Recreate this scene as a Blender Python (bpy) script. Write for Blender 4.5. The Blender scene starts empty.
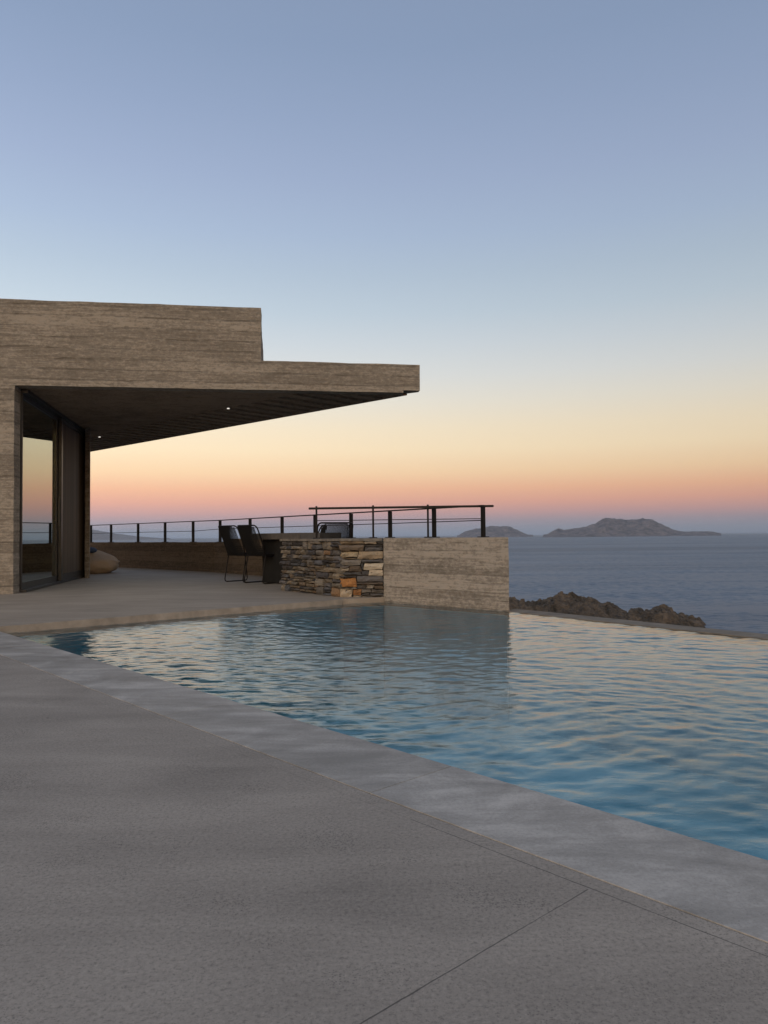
import bpy, bmesh, math, random
import numpy as np
from mathutils import Vector, Matrix, noise
R = math.radians
random.seed(7)
sc = bpy.context.scene
col = sc.collection

# ------------------------------------------------------------------ camera
EYE = 0.78
PITCH, ROLL = R(1.862), R(0.55)
cam_d = bpy.data.cameras.new('camera'); cam = bpy.data.objects.new('camera', cam_d); col.objects.link(cam)
cam_d.sensor_fit = 'VERTICAL'; cam_d.sensor_height = 36.0; cam_d.lens = 740 / 1024 * 36
cam_d.clip_start = 0.05; cam_d.clip_end = 60000
c_, s_, cp, sp = math.cos(ROLL), math.sin(ROLL), math.cos(PITCH), math.sin(PITCH)
M3 = Matrix(((c_, s_, 0), (s_ * sp, -c_ * sp, -cp), (-s_ * cp, c_ * cp, -sp)))
cam.matrix_world = Matrix.Translation((0, 0, EYE)) @ M3.to_4x4()
sc.camera = cam

# ------------------------------------------------------------------ node helpers
class NT:
    def __init__(s, tree):
        s.t = tree; s.n = tree.nodes; s.l = tree.links; s.n.clear()
    def node(s, typ, ins=None, **kw):
        n = s.n.new(typ)
        for k, v in kw.items(): setattr(n, k, v)
        for k, v in (ins or {}).items(): s.put(n, k, v)
        return n
    def put(s, n, k, v):
        sock = n.inputs[k]
        if isinstance(v, bpy.types.NodeSocket): s.l.new(v, sock)
        elif isinstance(v, bpy.types.Node): s.l.new(v.outputs[0], sock)
        else: sock.default_value = v
    def math(s, op, a, b=0.0, c=None, clamp=False):
        n = s.node('ShaderNodeMath', operation=op, use_clamp=clamp); s.put(n, 0, a); s.put(n, 1, b)
        if c is not None: s.put(n, 2, c)
        return n.outputs[0]
    def mix(s, f, a, b, mode='MIX'):
        n = s.node('ShaderNodeMix', data_type='RGBA', blend_type=mode)
        s.put(n, 0, f); s.put(n, 6, a); s.put(n, 7, b); return n.outputs[2]
    def ramp(s, f, stops, interp='LINEAR'):
        n = s.node('ShaderNodeValToRGB'); cr = n.color_ramp; cr.interpolation = interp
        while len(cr.elements) < len(stops): cr.elements.new(0.5)
        for e, (p, c) in zip(cr.elements, stops):
            e.position = p; e.color = c if len(c) == 4 else (*c, 1)
        s.put(n, 0, f); return n.outputs[0]
    def noise(s, vec, scale, detail=4, rough=0.55, dist=0.0, out=0):
        n = s.node('ShaderNodeTexNoise'); s.put(n, 'Vector', vec); s.put(n, 'Scale', scale)
        s.put(n, 'Detail', detail); s.put(n, 'Roughness', rough); s.put(n, 'Distortion', dist); return n.outputs[out]
    def mapping(s, vec, scale=(1, 1, 1), rot=(0, 0, 0), loc=(0, 0, 0)):
        n = s.node('ShaderNodeMapping'); s.put(n, 0, vec); n.inputs['Location'].default_value = loc
        n.inputs['Rotation'].default_value = rot; n.inputs['Scale'].default_value = scale; return n.outputs[0]
    def bump(s, h, strength=0.3, dist=0.01, normal=None):
        n = s.node('ShaderNodeBump'); s.put(n, 'Height', h); s.put(n, 'Strength', strength); s.put(n, 'Distance', dist)
        if normal is not None: s.put(n, 'Normal', normal)
        return n.outputs[0]

def srgb(r, g, b):
    f = lambda v: (v / 255 / 12.92) if v / 255 <= 0.04045 else ((v / 255 + 0.055) / 1.055) ** 2.4
    return (f(r), f(g), f(b), 1)

def new_mat(name):
    m = bpy.data.materials.new(name); m.use_nodes = True
    nt = NT(m.node_tree)
    out = nt.node('ShaderNodeOutputMaterial')
    b = nt.node('ShaderNodeBsdfPrincipled'); nt.l.new(b.outputs[0], out.inputs[0])
    co = nt.node('ShaderNodeTexCoord').outputs['Object']
    return m, nt, b, co, out

def simple(name, c, rough=0.6, metal=0.0, nscale=30, var=0.25, bump=0.0):
    m, nt, b, co, o = new_mat(name)
    n = nt.noise(co, nscale, 5)
    a = tuple(v * (1 - var) for v in c[:3]) + (1,); d = tuple(min(1, v * (1 + var)) for v in c[:3]) + (1,)
    nt.put(b, 'Base Color', nt.ramp(n, [(0.3, a), (0.7, d)]))
    nt.put(b, 'Roughness', rough); nt.put(b, 'Metallic', metal)
    if bump: nt.put(b, 'Normal', nt.bump(n, bump, 0.01))
    if max(c[:3]) < .03: b.inputs['Specular IOR Level'].default_value = 0.2
    return m

# ---- board-formed rough concrete: boards lie horizontally, stacked in z
def board_concrete(name, dark, light, board=0.125, rough_amt=1.0, tone=1.0):
    m, nt, b, co, o = new_mat(name)
    sep = nt.node('ShaderNodeSeparateXYZ', {0: co})
    wob = nt.noise(co, 0.7, 2)
    z = nt.math('ADD', sep.outputs[2], nt.math('MULTIPLY', wob, 0.012))
    zb = nt.math('DIVIDE', z, board)
    idx = nt.math('FLOOR', zb); fr = nt.math('FRACT', zb)
    wn = nt.node('ShaderNodeTexWhiteNoise', {'W': idx}, noise_dimensions='1D')
    grain = nt.noise(nt.mapping(co, (0.9, 0.9, 20)), 3.0, 8, 0.68)
    fine = nt.noise(nt.mapping(co, (1, 1, 1.6)), 17, 6, 0.8)
    blot = nt.noise(nt.mapping(co, (0.4, 0.4, 2.4)), 1.4, 5, 0.6)
    mid = nt.noise(nt.mapping(co, (1, 1, 2.2)), 7, 6, 0.65)
    v = nt.math('ADD', nt.math('MULTIPLY', wn.outputs[0], 0.11), nt.math('MULTIPLY', grain, 0.50))
    v = nt.math('ADD', v, nt.math('MULTIPLY', fine, 0.75))
    v = nt.math('ADD', v, nt.math('MULTIPLY', nt.math('SUBTRACT', blot, 0.14), 0.35))
    v = nt.math('ADD', v, nt.math('MULTIPLY', mid, 0.26))
    c = nt.ramp(v, [(0.79, dark), (0.94, tuple((x + y) / 2 for x, y in zip(dark, light))), (1.12, light)])
    # joint line between boards
    edge = nt.math('MINIMUM', fr, nt.math('SUBTRACT', 1.0, fr))
    brk = nt.noise(nt.mapping(co, (1.5, 1.5, 6)), 2.0, 4)
    line = nt.math('MULTIPLY', nt.math('LESS_THAN', edge, 0.075), nt.ramp(brk, [(0.42, (0, 0, 0)), (0.6, (1, 1, 1))]))
    c2 = nt.mix(nt.math('MULTIPLY', line, 0.45), c, tuple(x * 0.55 for x in dark[:3]) + (1,))
    # pits
    pit = nt.node('ShaderNodeTexVoronoi', {'Vector': nt.mapping(co, (1, 1, 1.8)), 'Scale': 30.0})
    pm = nt.math('LESS_THAN', pit.outputs[0], nt.math('MULTIPLY', nt.ramp(mid, [(0.5, (0, 0, 0)), (0.75, (1, 1, 1))]), 0.17))
    c3 = nt.mix(nt.math('MULTIPLY', pm, 0.4), c2, tuple(x * 0.4 for x in dark[:3]) + (1,))
    nt.put(b, 'Base Color', c3); nt.put(b, 'Roughness', 0.9)
    b.inputs['Specular IOR Level'].default_value = 0.25
    h = nt.math('ADD', nt.math('MULTIPLY', fine, 0.9), nt.math('MULTIPLY', grain, 0.8))
    h = nt.math('ADD', h, nt.math('MULTIPLY', wn.outputs[0], 0.35))
    h = nt.math('SUBTRACT', h, nt.math('MULTIPLY', line, 0.7))
    h = nt.math('SUBTRACT', h, nt.math('MULTIPLY', pm, 0.6))
    nt.put(b, 'Normal', nt.bump(h, 0.9 * rough_amt, 0.02))
    return m

# ---- towelled cement screed
def screed(name, a, d, speck=1.0, lines=()):
    m, nt, b, co, o = new_mat(name)
    big = nt.noise(nt.mapping(co, (1, 1, 1), (0, 0, R(35))), 1.1, 6, 0.6, 0.4)
    stre = nt.noise(nt.mapping(co, (0.6, 2.4, 1), (0, 0, R(-30))), 1.6, 5, 0.6, 0.6)
    fine = nt.noise(co, 70, 5, 0.7)
    grit = nt.noise(co, 110, 7, 0.85)
    v = nt.math('ADD', nt.math('ADD', nt.math('MULTIPLY', big, 0.32), 0.09), nt.math('MULTIPLY', stre, 0.45))
    v = nt.math('ADD', v, nt.math('MULTIPLY', fine, 0.30))
    c = nt.ramp(v, [(0.49, a), (0.74, d)])
    dk = nt.ramp(grit, [(0.40, (1, 1, 1)), (0.48, (0, 0, 0))])
    lt = nt.ramp(grit, [(0.55, (0, 0, 0)), (0.64, (1, 1, 1))])
    c = nt.mix(nt.math('MULTIPLY', dk, 0.38 * speck), c, tuple(x * 0.42 for x in a[:3]) + (1,))
    c = nt.mix(nt.math('MULTIPLY', lt, 0.22 * speck), c, tuple(min(1, x * 1.55) for x in d[:3]) + (1,))
    po = nt.node('ShaderNodeTexVoronoi', {'Vector': co, 'Scale': 150.0})
    pz = nt.math('MULTIPLY', nt.math('LESS_THAN', po.outputs[0], nt.math('MULTIPLY', nt.ramp(nt.noise(co, 3.5, 4, 0.6), [(0.42, (0, 0, 0)), (0.66, (1, 1, 1))]), 0.36)), 0.5 * speck / 1.5)
    c = nt.mix(pz, c, tuple(x * 0.35 for x in a[:3]) + (1,))
    # rare dark marks
    vo = nt.node('ShaderNodeTexVoronoi', {'Vector': co, 'Scale': 2.3})
    mk = nt.math('LESS_THAN', vo.outputs[0], 0.018)
    c = nt.mix(nt.math('MULTIPLY', mk, 0.6), c, (0.02, 0.018, 0.016, 1))
    h = nt.math('ADD', nt.math('MULTIPLY', grit, 0.5), nt.math('MULTIPLY', fine, 0.8))
    h = nt.math('ADD', h, nt.math('MULTIPLY', stre, 0.6))
    sep = nt.node('ShaderNodeSeparateXYZ', {0: co})
    for (x0, y0, x1, y1, w, amt) in lines:      # hairline cracks / saw cuts
        dx, dy = x1 - x0, y1 - y0; L = math.hypot(dx, dy); dx /= L; dy /= L
        px = nt.math('SUBTRACT', sep.outputs[0], x0); py = nt.math('SUBTRACT', sep.outputs[1], y0)
        dist = nt.math('SUBTRACT', nt.math('MULTIPLY', px, dy), nt.math('MULTIPLY', py, dx))
        along = nt.math('ADD', nt.math('MULTIPLY', px, dx), nt.math('MULTIPLY', py, dy))
        jit = nt.math('MULTIPLY', nt.math('SUBTRACT', nt.noise(co, 9, 6, 0.75), 0.5), w * 5)
        dd = nt.math('ABSOLUTE', nt.math('ADD', dist, jit))
        wn_ = nt.math('MULTIPLY', nt.noise(co, 5, 3), w * 2)
        on = nt.math('LESS_THAN', dd, wn_)
        on = nt.math('MULTIPLY', on, nt.math('GREATER_THAN', along, 0.0))
        on = nt.math('MULTIPLY', on, nt.math('LESS_THAN', along, L))
        c = nt.mix(nt.math('MULTIPLY', on, amt), c, (0.012, 0.010, 0.009, 1))
        h = nt.math('SUBTRACT', h, on)
    nt.put(b, 'Base Color', c); nt.put(b, 'Roughness', 0.72); b.inputs['Specular IOR Level'].default_value = 0.35
    nt.put(b, 'Normal', nt.bump(h, 0.22, 0.003))
    return m

# ------------------------------------------------------------------ mesh helpers
def link(name, bm, mat, parent=None, smooth=False):
    me = bpy.data.meshes.new(name)
    bmesh.ops.recalc_face_normals(bm, faces=bm.faces[:])
    bm.to_mesh(me); bm.free()
    o = bpy.data.objects.new(name, me); col.objects.link(o)
    if mat: me.materials.append(mat)
    if smooth:
        for p in me.polygons: p.use_smooth = True
    if parent: o.parent = parent
    return o
def tag(o, label=None, cat=None, group=None, kind=None):
    if label: o['label'] = label
    if cat: o['category'] = cat
    if group: o['group'] = group
    if kind: o['kind'] = kind
    return o
def empty(name, loc=(0, 0, 0), rz=0):
    o = bpy.data.objects.new(name, None); col.objects.link(o); o.location = loc; o.rotation_euler = (0, 0, rz)
    o.empty_display_size = 0.1
    return o
def kids(o): return [c for c in bpy.data.objects if c.parent == o]
def copy_tree(o, parent=None):
    c = o.copy(); col.objects.link(c)
    if parent: c.parent = parent
    for k in kids(o):
        if k is not c: copy_tree(k, c)
    return c

def prism(bm, poly, z0, z1, bevel=0.0):
    lo = [bm.verts.new((x, y, z0)) for x, y in poly]; hi = [bm.verts.new((x, y, z1)) for x, y in poly]
    n = len(poly); fs = [bm.faces.new(lo[::-1]), bm.faces.new(hi)]
    for i in range(n): fs.append(bm.faces.new((lo[i], lo[(i + 1) % n], hi[(i + 1) % n], hi[i])))
    if bevel:
        es = list({e for f in fs for e in f.edges})
        bmesh.ops.bevel(bm, geom=es, offset=bevel, segments=2, affect='EDGES', profile=0.6)
def rprism(bm, poly, z0, z1, step=0.14, amp=0.006, freq=2.5, seed=0):
    """prism with diced sides whose faces and arrises are slightly uneven, as cast concrete is"""
    pts = []
    n = len(poly)
    for i in range(n):
        a = Vector(poly[i]); b = Vector(poly[(i + 1) % n]); L = (b - a).length; k = max(1, int(L / step))
        for j in range(k): pts.append(a.lerp(b, j / k))
    cen = sum((Vector(p) for p in poly), Vector((0, 0))) / n
    nz = max(1, int(round((z1 - z0) / step))); rings = []
    for l in range(nz + 1):
        z = z0 + (z1 - z0) * l / nz; ring = []
        for p in pts:
            q = Vector((p.x, p.y, z)); f = noise.noise_vector(Vector((q.x, q.y, q.z)) * freq + Vector((seed, 0, 0)))
            g = noise.noise_vector(Vector((q.x, q.y, q.z)) * freq * 4 + Vector((seed, 5, 0)))
            d = (f + 0.6 * g) * amp
            ring.append(bm.verts.new(q + d))
        rings.append(ring)
    m = len(pts)
    for l in range(nz):
        for i in range(m):
            bm.faces.new((rings[l][i], rings[l][(i + 1) % m], rings[l + 1][(i + 1) % m], rings[l + 1][i]))
    bm.faces.new(rings[0][::-1]); bm.faces.new(rings[-1])
def tube(bm, pts, r, seg=8, closed=False):
    pts = [Vector(p) for p in pts]; n = len(pts); rings = []; ref = None
    for i, p in enumerate(pts):
        a = pts[(i - 1) % n] if (closed or i > 0) else p; b = pts[(i + 1) % n] if (closed or i < n - 1) else p
        d = (b - a).normalized()
        if ref is None:
            ref = d.orthogonal().normalized()
        ref = (ref - d * ref.dot(d)).normalized(); o = d.cross(ref)
        rings.append([bm.verts.new(p + (ref * math.cos(t) + o * math.sin(t)) * r) for t in [2 * math.pi * k / seg for k in range(seg)]])
    for i in range(n if closed else n - 1):
        A, B = rings[i], rings[(i + 1) % n]
        for k in range(seg): bm.faces.new((A[k], A[(k + 1) % seg], B[(k + 1) % seg], B[k]))
    if not closed:
        bm.faces.new(rings[0][::-1]); bm.faces.new(rings[-1])
def box(bm, c, size, rz=0, bevel=0.0, rot=None):
    m = Matrix.Translation(c) @ (rot if rot else Matrix.Rotation(rz, 4, 'Z')) @ Matrix.Diagonal((size[0], size[1], size[2], 1))
    r = bmesh.ops.create_cube(bm, size=1, matrix=m)
    if bevel:
        es = list({e for v in r['verts'] for e in v.link_edges})
        bmesh.ops.bevel(bm, geom=es, offset=bevel, segments=2, affect='EDGES')
def clip(poly, n, d):
    """keep side where p.n <= d"""
    out = []
    for i in range(len(poly)):
        a, b = poly[i], poly[(i + 1) % len(poly)]; da = a[0] * n[0] + a[1] * n[1] - d; db = b[0] * n[0] + b[1] * n[1] - d
        if da <= 0: out.append(a)
        if (da < 0 < db) or (db < 0 < da):
            t = da / (da - db); out.append((a[0] + (b[0] - a[0]) * t, a[1] + (b[1] - a[1]) * t))
    return out
def bx(name, *a, mat=None, parent=None, **k):
    bm = bmesh.new(); box(bm, *a, **k); return link(name, bm, mat, parent)

# ------------------------------------------------------------------ materials
M_facade = board_concrete('board_formed_concrete', (0.172, 0.150, 0.124, 1), (0.335, 0.296, 0.246, 1), 0.15)
M_blockw = board_concrete('pale_board_concrete', (0.160, 0.139, 0.114, 1), (0.345, 0.304, 0.253, 1), 0.088, 0.7)
M_parapet = board_concrete('roof_shaded_parapet_concrete', (0.07, 0.053, 0.037, 1), (0.14, 0.108, 0.078, 1), 0.12, 0.6)  # shade under the roof is put into this darker brown
M_soffit = board_concrete('soffit_concrete', (0.17, 0.130, 0.098, 1), (0.31, 0.24, 0.18, 1), 0.15, 0.5)
M_deck = screed('deck_screed', (0.210, 0.183, 0.156, 1), (0.352, 0.309, 0.264, 1), 1.5,
                lines=[(-0.30, 0.98, 0.44, 1.652, 0.0014, 0.65), (0.07, 2.06, 2.2, -0.22, 0.0013, 0.7), (-0.75, 2.93, 0.07, 2.06, 0.0007, 0.4)])
M_terrace = screed('terrace_screed', (0.225, 0.187, 0.147, 1), (0.36, 0.30, 0.238, 1), 0.5)
M_lip = simple('terrace_lip_cement', (0.27, 0.232, 0.19, 1), 0.85, 0, 9, 0.2, 0.15)
M_dark = simple('black_painted_steel', (0.009, 0.008, 0.008, 1), 0.5, 0.0, 40, 0.25)
M_rope = simple('black_rope', (0.009, 0.009, 0.010, 1), 0.8, 0, 200, 0.3)
M_frame = simple('dark_bronze_aluminium', (0.030, 0.029, 0.028, 1), 0.4, 0.0, 10, 0.2)
M_table = simple('grey_cement_table', (0.085, 0.079, 0.073, 1), 0.7, 0, 12, 0.2, 0.1)
M_tleg = simple('dark_table_leg', (0.014, 0.014, 0.014, 1), 0.7, 0, 12, 0.2, 0.1)
M_bag = simple('tan_canvas', (0.33, 0.245, 0.165, 1), 0.95, 0, 60, 0.12, 0.2)
M_cush = simple('blue_canvas', (0.03, 0.05, 0.10, 1), 0.9, 0, 60, 0.2, 0.1)
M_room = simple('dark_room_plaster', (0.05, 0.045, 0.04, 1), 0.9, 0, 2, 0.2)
M_lipwall = simple('overflow_lip_cement', (0.16, 0.135, 0.105, 1), 0.9, 0, 6, 0.25, 0.1)

def coping_mat():
    m, nt, b, co, o = new_mat('bluish_grey_stone')
    att = nt.node('ShaderNodeAttribute', attribute_name='tone')
    big = nt.noise(nt.mapping(co, (1, 1, 1), (0, 0, R(42))), 2.6, 7, 0.62, 0.9)
    st = nt.noise(nt.mapping(co, (0.8, 3.2, 1), (0, 0, R(48))), 2.0, 6, 0.6, 1.2)
    fine = nt.noise(co, 90, 4, 0.65)
    v = nt.math('ADD', nt.math('MULTIPLY', big, 0.5), nt.math('MULTIPLY', st, 0.4))
    v = nt.math('ADD', v, nt.math('MULTIPLY', fine, 0.18))
    v = nt.math('ADD', v, nt.math('MULTIPLY', nt.math('SUBTRACT', att.outputs['Fac'], 0.5), 0.05))
    c = nt.ramp(v, [(0.42, (0.215, 0.198, 0.176, 1)), (0.54, (0.315, 0.292, 0.264, 1)), (0.66, (0.48, 0.447, 0.408, 1))])
    grit = nt.noise(co, 260, 2, 0.6)
    c = nt.mix(nt.math('MULTIPLY', nt.ramp(grit, [(0.3, (1, 1, 1)), (0.42, (0, 0, 0))]), 0.35), c, (0.06, 0.058, 0.06, 1))
    sc1 = nt.noise(nt.mapping(co, (1, 1, 1), (0, 0, R(20)), (3, 1, 0)), 5, 7, 0.8, 2.0)
    sl = nt.math('LESS_THAN', nt.math('ABSOLUTE', nt.math('SUBTRACT', sc1, 0.5)), 0.004)
    sl = nt.math('MULTIPLY', sl, nt.ramp(nt.noise(co, 1.7, 2), [(0.56, (0, 0, 0)), (0.62, (1, 1, 1))]))
    c = nt.mix(nt.math('MULTIPLY', sl, 0.5), c, (0.33, 0.33, 0.34, 1))
    nt.put(b, 'Base Color', c); nt.put(b, 'Roughness', nt.math('ADD', 0.42, nt.math('MULTIPLY', big, 0.3)))
    b.inputs['Specular IOR Level'].default_value = 0.4
    nt.put(b, 'Normal', nt.bump(nt.math('ADD', nt.math('MULTIPLY', fine, 0.5), st), 0.25, 0.006))
    return m
M_cop = coping_mat()

def stone_mat():
    m, nt, b, co, o = new_mat('dry_laid_stone')
    att = nt.node('ShaderNodeAttribute', attribute_name='stone_col')
    n1 = nt.noise(nt.mapping(co, (1, 1, 2.5)), 14, 7, 0.7, 0.5); n2 = nt.noise(co, 60, 5, 0.7)
    v = nt.math('ADD', nt.math('MULTIPLY', n1, 1.5), nt.math('MULTIPLY', n2, 0.9))
    f = nt.ramp(v, [(0.98, (0.35, 0.35, 0.37)), (1.2, (1, 1, 1)), (1.42, (1.9, 1.8, 1.65))])
    n = nt.node('ShaderNodeVectorMath', operation='MULTIPLY', ins={0: att.outputs['Color'], 1: f})
    nt.put(b, 'Base Color', n.outputs[0]); nt.put(b, 'Roughness', 0.85)
    nt.put(b, 'Normal', nt.bump(v, 0.9, 0.02))
    return m
M_stone = stone_mat()

def rock_mat(name, a, d, s):
    m, nt, b, co, o = new_mat(name)
    n1 = nt.noise(co, s, 9, 0.68, 0.6)
    n2 = nt.noise(nt.mapping(co, (1, 1, 3)), s * 4, 8, 0.7)
    v = nt.math('ADD', nt.math('MULTIPLY', n1, 0.6), nt.math('MULTIPLY', n2, 0.45))
    nt.put(b, 'Base Color', nt.ramp(v, [(0.42, a), (0.66, d)])); nt.put(b, 'Roughness', 0.95)
    nt.put(b, 'Normal', nt.bump(v, 1.0, 0.6 / s * 0.5))
    return m
M_rock = rock_mat('shore_rock', (0.018, 0.016, 0.012, 1), (0.15, 0.115, 0.085, 1), 0.35)
M_isle = rock_mat('island_rock', (0.022, 0.030, 0.042, 1), (0.25, 0.215, 0.22, 1), 0.02)  # dark and pale patches put relief shading into the rock colour
M_hill = rock_mat('dry_slope', (0.05, 0.05, 0.035, 1), (0.18, 0.15, 0.11, 1), 0.3)

def glass_mat():
    m, nt, b, co, out = new_mat('window_glass')
    nt.n.remove(b)
    fr = nt.node('ShaderNodeFresnel', {'IOR': 3.3})
    tr = nt.node('ShaderNodeBsdfTransparent', {'Color': (0.45, 0.47, 0.45, 1)})
    gl = nt.node('ShaderNodeBsdfGlossy', {'Roughness': 0.0, 'Color': (0.93, 0.98, 0.92, 1)})
    mx = nt.node('ShaderNodeMixShader', {0: nt.math('ADD', nt.math('MULTIPLY', fr.outputs[0], .5), .38), 1: tr.outputs[0], 2: gl.outputs[0]})
    nt.l.new(mx.outputs[0], out.inputs[0]); return m
M_glass = glass_mat()

def water_mat():
    m, nt, b, co, out = new_mat('pool_water'); nt.n.remove(b)
    n1 = nt.noise(nt.mapping(co, (1.0, 2.0, 1), (0, 0, R(8))), 12, 4, 0.6, 0.6)
    nrm = nt.bump(n1, 0.3, 0.006)
    fr = nt.node('ShaderNodeFresnel', {'IOR': 1.34, 'Normal': nrm})
    tr = nt.node('ShaderNodeBsdfTransparent', {'Color': (0.75, 0.92, 0.945, 1)})
    gl = nt.node('ShaderNodeBsdfGlossy', {'Roughness': 0.015, 'Color': (1, 1, 1, 1), 'Normal': nrm})
    mx = nt.node('ShaderNodeMixShader', {0: fr.outputs[0], 1: tr.outputs[0], 2: gl.outputs[0]})
    nt.l.new(mx.outputs[0], out.inputs[0]); return m
M_water = water_mat()

def basin_mat():
    m, nt, b, co, out = new_mat('pool_plaster')
    n1 = nt.noise(co, 1.1, 5, 0.6, 0.8)
    nt.put(b, 'Base Color', nt.ramp(n1, [(0.36, (0.12, 0.39, 0.43, 1)), (0.64, (0.38, 0.68, 0.71, 1))])); nt.put(b, 'Roughness', 0.8)
    return m
M_basin = basin_mat()

def sea_mat():
    m, nt, b, co, out = new_mat('sea_water')
    w1 = nt.noise(nt.mapping(co, (1, 1.6, 1), (0, 0, R(12))), 0.22, 7, 0.65, 0.3)
    w2 = nt.noise(nt.mapping(co, (0.25, 1, 1), (0, 0, R(4))), 0.025, 6, 0.6, 0.5)
    patch = nt.noise(nt.mapping(co, (0.10, 1, 1), (0, 0, R(3))), 0.006, 5, 0.6, 0.6)
    nt.put(b, 'Base Color', nt.ramp(patch, [(0.38, (0.034, 0.066, 0.112, 1)), (0.60, (0.100, 0.145, 0.205, 1))]))
    nt.put(b, 'Roughness', 0.46); b.inputs['IOR'].default_value = 1.33; 
    # facets of small waves, steeper inside the wind patches
    f1 = nt.noise(nt.mapping(co, (0.8, 1.5, 1), (0, 0, R(12))), 0.35, 6, 0.7, 0.2, out=1)
    cen = nt.node('ShaderNodeVectorMath', operation='SUBTRACT', ins={0: f1, 1: (0.5, 0.5, 0.5)})
    f2 = nt.noise(nt.mapping(co, (0.3, 1.0, 1), (0, 0, R(6))), 0.05, 5, 0.65, 0.4, out=1)
    cen2 = nt.node('ShaderNodeVectorMath', operation='SUBTRACT', ins={0: f2, 1: (0.5, 0.5, 0.5)})
    k = nt.ramp(patch, [(0.35, (.75, .75, .75)), (0.65, (1.7, 1.7, 1.7))])
    sl = nt.node('ShaderNodeVectorMath', operation='MULTIPLY', ins={0: cen.outputs[0], 1: k})
    sl = nt.node('ShaderNodeVectorMath', operation='MULTIPLY', ins={0: sl.outputs[0], 1: (1.5, 1.5, 0)})
    sl2 = nt.node('ShaderNodeVectorMath', operation='MULTIPLY', ins={0: cen2.outputs[0], 1: (.8, .8, 0)})
    sm = nt.node('ShaderNodeVectorMath', operation='ADD', ins={0: sl.outputs[0], 1: sl2.outputs[0]})
    sm = nt.node('ShaderNodeVectorMath', operation='ADD', ins={0: sm.outputs[0], 1: (0, 0, 1)})
    sm = nt.node('ShaderNodeVectorMath', operation='NORMALIZE', ins={0: sm.outputs[0]})
    nt.put(b, 'Normal', sm.outputs[0])
    return m
M_sea = sea_mat()

# ------------------------------------------------------------------ world: dusk sky opposite the set sun
w = bpy.data.worlds.new('World'); sc.world = w; w.use_nodes = True
nt = NT(w.node_tree)
wo = nt.node('ShaderNodeOutputWorld'); bg = nt.node('ShaderNodeBackground')
tc = nt.node('ShaderNodeTexCoord').outputs['Generated']
sep = nt.node('ShaderNodeSeparateXYZ', {0: tc})
X, Y, Z = sep.outputs[0], sep.outputs[1], sep.outputs[2]
anti = [(0.0, (128, 140, 160)), (.006, (140, 148, 164)), (.020, (164, 150, 158)), (.032, (197, 156, 152)), (.046, (222, 166, 146)), (.063, (235, 182, 148)),
        (.085, (241, 206, 166)), (.115, (243, 221, 186)), (.143, (238, 222, 194)), (.178, (226, 220, 206)), (.212, (213, 215, 213)),
        (.25, (199, 207, 213)), (.29, (184, 198, 210)), (.335, (172, 188, 205)), (.38, (162, 179, 203)), (.44, (152, 168, 196)),
        (.50, (142, 159, 188)), (.56, (133, 151, 180)), (.8, (118, 132, 158)), (1.0, (112, 124, 148))]
zc = nt.math('MAXIMUM', Z, 0.0)
rA = nt.ramp(zc, [(p, srgb(*c)) for p, c in anti])
glow = [(0.0, (255, 176, 110)), (.05, (255, 190, 125)), (.12, (255, 214, 160)), (.22, (240, 222, 190)), (.35, (205, 208, 205)), (.55, (158, 170, 188)), (1.0, (112, 124, 148))]
rG = nt.ramp(zc, [(p, srgb(*c)) for p, c in glow])
rG = nt.mix(1.0, rG, (2.1, 1.95, 1.75, 1), 'MULTIPLY')
back = nt.math('SMOOTH_MAX', nt.math('MULTIPLY', nt.math('ADD', nt.math('MULTIPLY', Y, -1.0), 0.0), 1.3), 0.0, 0.2, clamp=True)
skyc = nt.mix(back, rA, rG)
# the west (left) side of the belt is a touch brighter
fadeup = nt.math('MULTIPLY_ADD', zc, -1.05, 1.0, clamp=True)
side = nt.math('SUBTRACT', 0.99, nt.math('MULTIPLY', nt.math('MULTIPLY', X, 0.40), fadeup))
sv = nt.node('ShaderNodeCombineColor', {0: side, 1: side, 2: side})
skyc = nt.mix(1.0, skyc, sv.outputs[0], 'MULTIPLY')
below = nt.math('LESS_THAN', Z, -0.002)
skyc = nt.mix(below, skyc, (0.07, 0.08, 0.10, 1))
nt.put(bg, 'Color', skyc); nt.put(bg, 'Strength', 1.09)
nt.l.new(bg.outputs[0], wo.inputs[0])
# a physical sky, very low sun behind the camera, adds its small share
sky = nt.node('ShaderNodeTexSky', sky_type='NISHITA'); sky.sun_disc = False
sky.sun_elevation = R(1.0); sky.sun_rotation = R(195)
bg2 = nt.node('ShaderNodeBackground', {'Color': sky.outputs[0], 'Strength': 0.004})
ad = nt.node('ShaderNodeAddShader', {0: bg.outputs[0], 1: bg2.outputs[0]}); nt.l.new(ad.outputs[0], wo.inputs[0])

sun_d = bpy.data.lights.new('sun', 'SUN'); sun = bpy.data.objects.new('sun', sun_d); col.objects.link(sun)
sun_d.energy = 0.5; sun_d.angle = R(40); sun_d.color = (1.0, 0.80, 0.60)
sun.rotation_euler = (R(80), 0, R(-15))

# ------------------------------------------------------------------ ground, pool
T = 0.04; WZ = -0.02
cd = Vector((4.16, -4.51)).normalized()            # along the near coping, towards the right
cn = Vector((-cd.y, cd.x))                         # across the pool, towards the sea
P0 = Vector((-3.27, 6.31))                         # where coping meets terrace (pool side)
O0 = P0 - cn * 0.385 ; 
inn = lambda t: P0 + cd * t
def tup(*v): return [tuple(x) for x in v]

# deck: one slab reaching to the coping
oA = Vector((-2.609, 5.039)) - cd * 6; oB = Vector((-2.609, 5.039)) + cd * 16
bm = bmesh.new()
prism(bm, tup(oA, oB, oB - cn * 14, oA - cn * 14), -0.3, 0.0)
tag(link('deck', bm, M_deck), kind='structure')

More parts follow.
